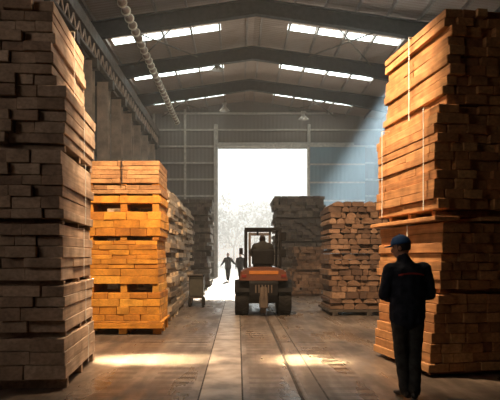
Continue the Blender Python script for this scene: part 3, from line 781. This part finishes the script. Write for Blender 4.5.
def skin_graph(pts, edges, root):
    """union of tapered capsules: {key: (x,y,z,r) or (x,y,z,rx,ry)}"""
    out = bmesh.new()
    for a, b_ in edges:
        bm = bmesh.new()
        for k in (a, b_):
            p = pts[k]; rx = p[3]; ry = p[4] if len(p) > 4 else p[3]; rz_ = min(rx, ry)
            for i in range(-3, 4):
                ph = i*math.pi/6.0
                for j_ in range(12):
                    th = j_*math.pi/6
                    bm.verts.new((p[0]+rx*math.cos(ph)*math.cos(th), p[1]+ry*math.cos(ph)*math.sin(th), p[2]+rz_*math.sin(ph)))
        bmesh.ops.remove_doubles(bm, verts=bm.verts, dist=1e-5)
        r_ = bmesh.ops.convex_hull(bm, input=bm.verts)
        bmesh.ops.delete(bm, geom=list({g for g in r_['geom_interior']+r_['geom_unused'] if isinstance(g, bmesh.types.BMVert)}), context='VERTS')
        bmesh.ops.recalc_face_normals(bm, faces=bm.faces)
        me = bpy.data.meshes.new('c'); bm.to_mesh(me); bm.free(); out.from_mesh(me)
    me = bpy.data.meshes.new('c'); out.to_mesh(me); out.free(); return me

def fuse(meshes, voxel, name, mat, parent, disp=0.0, its=3):
    bm = bmesh.new()
    for me in meshes: bm.from_mesh(me)
    me = bpy.data.meshes.new('tmp'); bm.to_mesh(me); bm.free()
    o = bpy.data.objects.new('tmp', me); COL.objects.link(o)
    r_ = o.modifiers.new('r', 'REMESH'); r_.mode = 'VOXEL'; r_.voxel_size = voxel; r_.use_smooth_shade = True
    sm = o.modifiers.new('m', 'SMOOTH'); sm.factor = 0.5; sm.iterations = its
    if disp:
        tx = bpy.data.textures.new('folds', 'CLOUDS'); tx.noise_scale = 0.09; tx.noise_depth = 1
        dm = o.modifiers.new('d', 'DISPLACE'); dm.texture = tx; dm.strength = disp; dm.mid_level = 0.5; dm.texture_coords = 'LOCAL'
    m2 = evaluated(o, name); bpy.data.objects.remove(o)
    for p_ in m2.polygons: p_.use_smooth = True
    m2.materials.clear()
    return link_mesh(name, m2, mat, parent)

def sphere_mesh(c, r, M_=None, fn=None, u=24, v=16):
    bm = bmesh.new(); bmesh.ops.create_uvsphere(bm, u_segments=u, v_segments=v, radius=1)
    for x in bm.verts:
        p = x.co.copy()
        if fn: p = fn(p)
        p = Vector((p.x*r[0], p.y*r[1], p.z*r[2]))
        if M_: p = M_ @ p
        x.co = p + Vector(c)
    me = bpy.data.meshes.new('s'); bm.to_mesh(me); bm.free(); return me

def head_meshes(c, yaw, pitch=0.0):
    """head facing +Y before yaw; c = centre of skull"""
    Rm = (Matrix.Rotation(yaw, 3, 'Z') @ Matrix.Rotation(pitch, 3, 'X'))
    C = Vector(c)
    def hp(x, y, z): return tuple(C + Rm @ Vector((x, y, z)))
    def fn(p):
        q = p.copy()
        if q.z < 0: q.x *= 1+0.28*q.z; q.y *= 1+0.10*q.z
        if q.y > 0.5: q.y = 0.5+(q.y-0.5)*0.75
        return q
    ms = [sphere_mesh(c, (0.076, 0.098, 0.115), Rm, fn)]
    ms.append(sphere_mesh(hp(0, 0.035, -0.078), (0.046, 0.050, 0.040), Rm))       # jaw
    ms.append(sphere_mesh(hp(0, 0.098, -0.022), (0.013, 0.020, 0.026), Rm, u=12, v=8))   # nose
    ms.append(sphere_mesh(hp(0, 0.090, -0.060), (0.026, 0.010, 0.010), Rm, u=12, v=8))   # lips
    ms.append(sphere_mesh(hp(0, 0.083, 0.024), (0.050, 0.014, 0.010), Rm, u=12, v=8))    # brow
    for s_ in (-1, 1): ms.append(sphere_mesh(hp(s_*0.078, -0.005, -0.01), (0.010, 0.020, 0.032), Rm, u=12, v=8))
    return ms, Rm, hp

def hand(pts, edges, key, wrist, direc, palm_n, side, curl=0.5, s=1.0):
    """adds a palm; returns finger meshes separately"""
    D = Vector(direc).normalized(); Nn = Vector(palm_n).normalized(); S = D.cross(Nn).normalized()*side
    W = Vector(wrist)
    def P(a, b_, c_): return tuple(W + (D*a + S*b_ + Nn*c_)*s)
    pts['palm'+key] = (*P(0.05, 0, 0), 0.036*s, 0.018*s); pts['pk'+key] = (*P(0.085, 0, 0.0), 0.040*s, 0.016*s)
    edges += [(key, 'palm'+key), ('palm'+key, 'pk'+key)]
    out = []
    for i, (b_, ln) in enumerate(((0.030, 0.070), (0.010, 0.080), (-0.011, 0.075), (-0.031, 0.060))):
        g = {0: (*P(0.06, b_*0.8, 0), 0.0095*s)}
        a = 0.0; p = Vector((0.09, b_, 0.0)); g[1] = (*P(*p), 0.0095*s)
        for k, q in enumerate((0.45, 0.30, 0.25)):
            a += curl*(0.6+0.35*k)
            p = p + Vector((math.cos(a), 0, math.sin(a)))*ln*q; g[2+k] = (*P(*p), (0.0088-0.0010*k)*s)
        out.append(skin_graph(g, [(0,1),(1,2),(2,3),(3,4)], 0))
    g = {0: (*P(0.02, 0.018, 0.004), 0.012*s), 1: (*P(0.045, 0.045, 0.016), 0.0115*s), 2: (*P(0.072, 0.055, 0.030), 0.0100*s), 3: (*P(0.095, 0.052, 0.042), 0.0085*s)}
    out.append(skin_graph(g, [(0,1),(1,2),(2,3)], 0))
    return out

def person(root, J, yaw=0.0, pitch=0.0, voxel=0.009, jacket='navy', trousers='trous', curl=0.5, cuff=0.0, jr=1.0, hem=0.0, capmat=None, hands=None):
    """J: joints pelvis, waist, chest, neckb, head, sL,eL,wL, sR.., hL,kL,aL,tL ... all root-local, figure faces +Y"""
    V = lambda k: Vector(J[k])
    pts = {}; E = []
    def A(k, r_, r2=None, p=None):
        q = Vector(J[k]) if p is None else Vector(p); pts[k] = (*q, r_) if r2 is None else (*q, r_, r2)
    A('pelvis', 0.135, 0.10); A('waist', 0.125, 0.09); A('chest', 0.15, 0.105); A('neckb', 0.06)
    nk = V('neckb').lerp(V('head'), 0.55); pts['neck'] = (*nk, 0.05); pts['hd'] = (*V('head'), 0.05)
    E += [('pelvis', 'waist'), ('waist', 'chest'), ('chest', 'neckb'), ('neckb', 'neck'), ('neck', 'hd')]
    fm = []
    for s_, sd in (('L', -1), ('R', 1)):
        A('s'+s_, 0.058); A('e'+s_, 0.042); pts['u'+s_] = (*V('s'+s_).lerp(V('e'+s_), 0.5), 0.05)
        pts['f'+s_] = (*V('e'+s_).lerp(V('w'+s_), 0.35), 0.042); A('w'+s_, 0.027)
        E += [('chest', 's'+s_), ('s'+s_, 'u'+s_), ('u'+s_, 'e'+s_), ('e'+s_, 'f'+s_), ('f'+s_, 'w'+s_)]
        A('h'+s_, 0.085); A('k'+s_, 0.055); pts['c'+s_] = (*V('k'+s_).lerp(V('a'+s_), 0.3), 0.055); A('a'+s_, 0.036)
        E += [('pelvis', 'h'+s_), ('h'+s_, 'k'+s_), ('k'+s_, 'c'+s_), ('c'+s_, 'a'+s_)]
        hd_ = (V('w'+s_)-V('e'+s_)).normalized()
        pn = Vector(hands[s_]) if hands else Vector((-sd, 0, 0))
        pn = (pn - hd_*pn.dot(hd_)).normalized()
        fm += hand(pts, E, 'w'+s_, J['w'+s_], hd_, pn, -1 if (hd_.cross(pn)).z < 0 else 1, curl)
    bm_ = skin_graph(pts, E, 'pelvis')
    hm, Rm, hp = head_meshes(J['head'], yaw, pitch)
    body = fuse([bm_]+hm+fm, voxel, 'body', M['skin'], root)
    for s_ in (-1, 1):
        e = link_mesh('eye', sphere_mesh(hp(s_*0.030, 0.083, 0.002), (0.012, 0.008, 0.009), Rm, u=10, v=8), M['eye'], body)
        link_mesh('iris', sphere_mesh(hp(s_*0.030, 0.0895, 0.002), (0.005, 0.003, 0.005), Rm, u=8, v=6), M['iris'], e)
    # hair: back and sides shell
    def hf(p):
        q = p.copy()
        if q.y > 0.35 and q.z < 0.45: q.y *= 0.55; q.x *= 0.93
        if q.z < -0.45: q.z = -0.45
        return q
    link_mesh('hair', sphere_mesh(hp(0, -0.006, 0.012), (0.083, 0.104, 0.118), Rm, hf), M['hair'], root)
    # jacket
    jp = {}; je = []
    def a2(k, p, r_, r2=None): jp[k] = (*Vector(p), r_*jr) if r2 is None else (*Vector(p), r_*jr, r2*jr)
    hemp = V('pelvis').lerp(V('waist'), -hem)
    a2('hem', hemp, 0.20, 0.145); a2('waist', V('waist'), 0.20, 0.14); a2('chest', V('chest'), 0.185, 0.14)
    a2('nb', V('neckb')-Vector((0, 0, 0.01)), 0.09, 0.085); a2('col', V('neckb').lerp(V('head'), 0.30), 0.068)
    je += [('hem', 'waist'), ('waist', 'chest'), ('chest', 'nb'), ('nb', 'col')]
    for s_ in 'LR':
        a2('s'+s_, V('s'+s_), 0.082); a2('u'+s_, V('s'+s_).lerp(V('e'+s_), 0.5), 0.078); a2('e'+s_, V('e'+s_), 0.070)
        a2('f'+s_, V('e'+s_).lerp(V('w'+s_), 0.5), 0.060); a2('w'+s_, V('e'+s_).lerp(V('w'+s_), 0.93), 0.046)
        je += [('chest', 's'+s_), ('s'+s_, 'u'+s_), ('u'+s_, 'e'+s_), ('e'+s_, 'f'+s_), ('f'+s_, 'w'+s_)]
    jk = fuse([skin_graph(jp, je, 'hem')], voxel*1.1, 'jacket', M[jacket], root, disp=0.022, its=8)
    tp = {'p': (*V('pelvis'), 0.150*jr, 0.115*jr)}; te = []
    for s_ in 'LR':
        tp['h'+s_] = (*V('h'+s_), 0.102*jr); tp['t'+s_] = (*V('h'+s_).lerp(V('k'+s_), 0.5), 0.090*jr); tp['k'+s_] = (*V('k'+s_), 0.074*jr)
        tp['c'+s_] = (*V('k'+s_).lerp(V('a'+s_), 0.5), 0.070*jr); tp['a'+s_] = (*V('a'+s_), 0.066*jr)
        te += [('p', 'h'+s_), ('h'+s_, 't'+s_), ('t'+s_, 'k'+s_), ('k'+s_, 'c'+s_), ('c'+s_, 'a'+s_)]
    fuse([skin_graph(tp, te, 'p')], voxel*1.1, 'trousers', M[trousers], root, disp=0.018, its=6)
    for s_ in 'LR':
        a, t = V('a'+s_), V('t'+s_)
        z0 = min(a.z, t.z)
        d_ = (t-a); d_.z = 0; d_.normalize()
        heel = a - d_*0.05
        g = {0: (heel.x, heel.y, a.z-0.035, 0.040), 1: (*(a+d_*0.05+Vector((0, 0, -0.035))), 0.043, 0.038), 2: (*(t+d_*0.0), 0.047, 0.030), 3: (*(t+d_*0.06+Vector((0, 0, -0.004))), 0.036, 0.024), 4: (*(a+Vector((0, 0, 0.03))), 0.040)}
        fuse([skin_graph(g, [(0,1),(1,2),(2,3),(0,4)], 1)], voxel, 'shoe', M['shoe'], root)
    if capmat:
        def cf(p):
            q = p.copy(); q.z = max(q.z, 0.05); return q
        cp = link_mesh('cap', sphere_mesh(hp(0, -0.004, 0.030), (0.093, 0.112, 0.112), Rm, cf), M[capmat], root)
        for p_ in cp.data.polygons: p_.use_smooth = True
        g = MB(); vv = []; n = 14
        for zt in (0.0, -0.006):
            for k in range(n+1):
                a = math.pi*k/n
                vv.append(hp(0.080*math.cos(a), 0.062+0.035*math.sin(a), 0.040+zt))
            for k in range(n+1):
                a = math.pi*k/n
                vv.append(hp(0.078*math.cos(a), 0.07+0.105*math.sin(a), 0.030+zt-0.004))
        m = n+1; ff = []
        for k in range(n):
            ff += [(k, k+1, m+k+1, m+k), (2*m+k, 3*m+k, 3*m+k+1, 2*m+k+1), (m+k, m+k+1, 3*m+k+1, 3*m+k), (k, 2*m+k, 2*m+k+1, k+1)]
        g.add(vv, ff).build('brim', M[capmat], cp)
        link_mesh('button', sphere_mesh(hp(0, -0.004, 0.144), (0.010, 0.010, 0.006), Rm, u=8, v=6), M[capmat], cp)
    return jk, hp

# the man with the blue cap
P1 = empty('person', (1.85, 6.0, 0)); tag(P1, 'man in a blue cap and dark jacket standing by the right stack, seen from behind', 'person')
J = dict(pelvis=(0.0, 0, 0.95), waist=(-0.0, 0.0, 1.10), chest=(0.0, 0.0, 1.33), neckb=(-0.03, 0.02, 1.48), head=(-0.058, 0.055, 1.645),
         sL=(-0.185, 0.0, 1.40), eL=(-0.245, 0.02, 1.13), wL=(-0.10, 0.22, 1.06), sR=(0.18, 0.0, 1.405), eR=(0.25, 0.02, 1.14), wR=(0.12, 0.23, 1.07),
         hL=(-0.085, 0, 0.90), kL=(-0.065, 0.03, 0.50), aL=(-0.03, -0.02, 0.09), tL=(-0.06, 0.11, 0.035),
         hR=(0.085, 0, 0.90), kR=(0.085, 0.02, 0.50), aR=(0.055, -0.06, 0.09), tR=(0.09, 0.07, 0.035))
jk, hp = person(P1, J, yaw=R(62), pitch=R(-8), voxel=0.008, capmat='cap', hem=0.45, hands={'L': (0, 0, -1), 'R': (0, 0, -1)}, curl=0.45)
# red stripe across the back: follow the jacket surface
def surf_band(target, z0, z1, x0, x1, ydir=-1, n=16):
    from mathutils.bvhtree import BVHTree
    me = target.data; bv = BVHTree.FromPolygons([v.co.copy() for v in me.vertices], [tuple(p.vertices) for p in me.polygons])
    g = MB(); vv = []
    for zc in (z0, z1):
        for k in range(n+1):
            x = x0+(x1-x0)*k/n; zz = zc - 0.02*((2*k/n-1)**2)
            h = bv.ray_cast(Vector((x, ydir*1.0, zz)), Vector((0, -ydir, 0)))
            y = h[0].y if h[0] else 0
            vv.append((x, y+ydir*0.004, zz))
    m = n+1
    vv2 = [(a, b_-ydir*0.006, c_) for a, b_, c_ in vv]
    ff = [(k, k+1, m+k+1, m+k) for k in range(n)] + [(2*m+k, 3*m+k, 3*m+k+1, 2*m+k+1) for k in range(n)]
    g.add(vv+vv2, ff)
    return g
surf_band(jk, 1.355, 1.372, -0.13, 0.15).build('stripe', M['red'], jk)

# far pedestrians
P2 = empty('person', (-0.62, 34.0, 0), R(180)); tag(P2, 'distant person in dark clothes walking in from the gate, arms out', 'person')
J2 = dict(pelvis=(0, 0, 0.93), waist=(0, 0, 1.08), chest=(0, 0, 1.30), neckb=(0, 0, 1.45), head=(0, 0.02, 1.62),
          sL=(-0.18, 0, 1.38), eL=(-0.33, 0.05, 1.16), wL=(-0.50, 0.10, 1.02), sR=(0.18, 0, 1.38), eR=(0.30, -0.05, 1.15), wR=(0.42, 0.06, 0.98),
          hL=(-0.08, 0, 0.9), kL=(-0.07, 0.10, 0.50), aL=(-0.04, 0.14, 0.09), tL=(-0.05, 0.27, 0.035),
          hR=(0.08, 0, 0.9), kR=(0.07, 0.0, 0.50), aR=(0.05, -0.20, 0.11), tR=(0.05, -0.07, 0.04))
person(P2, J2, voxel=0.014, jacket='cloth_d', trousers='cloth_d', hem=0.9, curl=0.3)
P3 = empty('person', (0.14, 33.0, 0), R(170)); tag(P3, 'distant person in dark clothes standing half hidden behind the forklift', 'person')
J3 = dict(J2); J3.update(eL=(-0.25, 0, 1.12), wL=(-0.26, 0.06, 0.87), eR=(0.24, 0, 1.12), wR=(0.25, 0.06, 0.87))
person(P3, J3, voxel=0.014, jacket='cloth_d', trousers='cloth_d', hem=0.6, curl=0.4)
# driver
P4 = empty('person', (0.65, 14.55, 1.37)); tag(P4, 'forklift driver in dark clothes seated in the cab, back turned', 'person')
J4 = dict(pelvis=(0, 0.0, 0.08), waist=(0, 0.0, 0.20), chest=(0, 0.03, 0.38), neckb=(0, 0.06, 0.50), head=(0.0, 0.09, 0.62),
          sL=(-0.18, 0.03, 0.43), eL=(-0.25, 0.20, 0.24), wL=(-0.15, 0.55, 0.20), sR=(0.18, 0.03, 0.43), eR=(0.25, 0.20, 0.24), wR=(0.15, 0.55, 0.20),
          hL=(-0.09, 0.04, 0.07), kL=(-0.13, 0.46, 0.10), aL=(-0.13, 0.52, -0.26), tL=(-0.13, 0.64, -0.31),
          hR=(0.09, 0.04, 0.07), kR=(0.13, 0.46, 0.10), aR=(0.13, 0.52, -0.26), tR=(0.13, 0.64, -0.31))
person(P4, J4, voxel=0.012, jacket='cloth_d', trousers='cloth_d', curl=0.9, hem=0.0, jr=1.25, hands={'L': (0, 0, -1), 'R': (0, 0, -1)})

# ------------------------------------------------------------------ outside the gate
o = MB().box((0, 40.9+60, -0.12), (160, 120, 0.2)).build('ground', M['ground']); st(o)
def tree(x, y, h, label):
    c = empty('bare_tree', (x, y, -0.02)); tag(c, label, 'tree', 'pale trees outside the gate')
    g = MB()
    def br(p, d_, l, r_, k):
        q = p + d_*l; g.cyl(p, q, r_, r_*0.6, n=6)
        if k == 0: return
        for _ in range(3):
            nd = (d_ + Vector((rnd.uniform(-.7, .7), rnd.uniform(-.7, .7), rnd.uniform(-.1, .5)))).normalized()
            br(q, nd, l*rnd.uniform(.6, .8), r_*0.6, k-1)
    br(Vector((0, 0, 0)), Vector((0, 0, 1)), h*0.3, h*0.02, 4)
    g.build('trunk', M['bark'], c)
    f = MB()
    for _ in range(700):
        a = rnd.uniform(0, 6.28); rr = h*0.33*math.sqrt(rnd.random()); zz = h*rnd.uniform(0.3, 1.0)
        rr *= 1.15-abs(zz/h-0.6)
        p = Vector((rr*math.cos(a), rr*math.sin(a), zz)); s_ = h*0.02
        f.add([p+Vector((rnd.uniform(-s_, s_), rnd.uniform(-s_, s_), rnd.uniform(-s_, s_))) for _ in range(4)], [(0,1,2),(0,2,3),(0,3,1),(1,3,2)])
    f.build('foliage', M['leafp'], c)
for (x, y, h, nm) in ((-4.2, 92, 12, 'bare tree outside the gate at its left edge'), (-0.8, 104, 10, 'lower bare tree outside, behind the walking person'),
        (3.0, 98, 11, 'bare tree outside the gate just left of the forklift cab'), (7.2, 106, 12, 'bare tree outside seen through the forklift cage'), (11.8, 96, 10, 'bare tree outside at the right edge of the gate')):
    tree(x, y, h, nm)

m = bpy.data.materials.new('cold_mist'); m.use_nodes = True; nt = m.node_tree; nt.nodes.remove(nt.nodes['Principled BSDF'])
v = N(nt, 'ShaderNodeVolumeScatter'); v.inputs['Color'].default_value = (0.98, 0.93, 0.84, 1); v.inputs['Density'].default_value = 0.055
nt.links.new(v.outputs[0], nt.nodes['Material Output'].inputs['Volume'])
o = MB().box((2, 75, 8), (60, 24, 15.9)).build('mist', m)
tag(o, 'pale winter mist hanging over the yard before the trees', 'mist', kind='stuff')
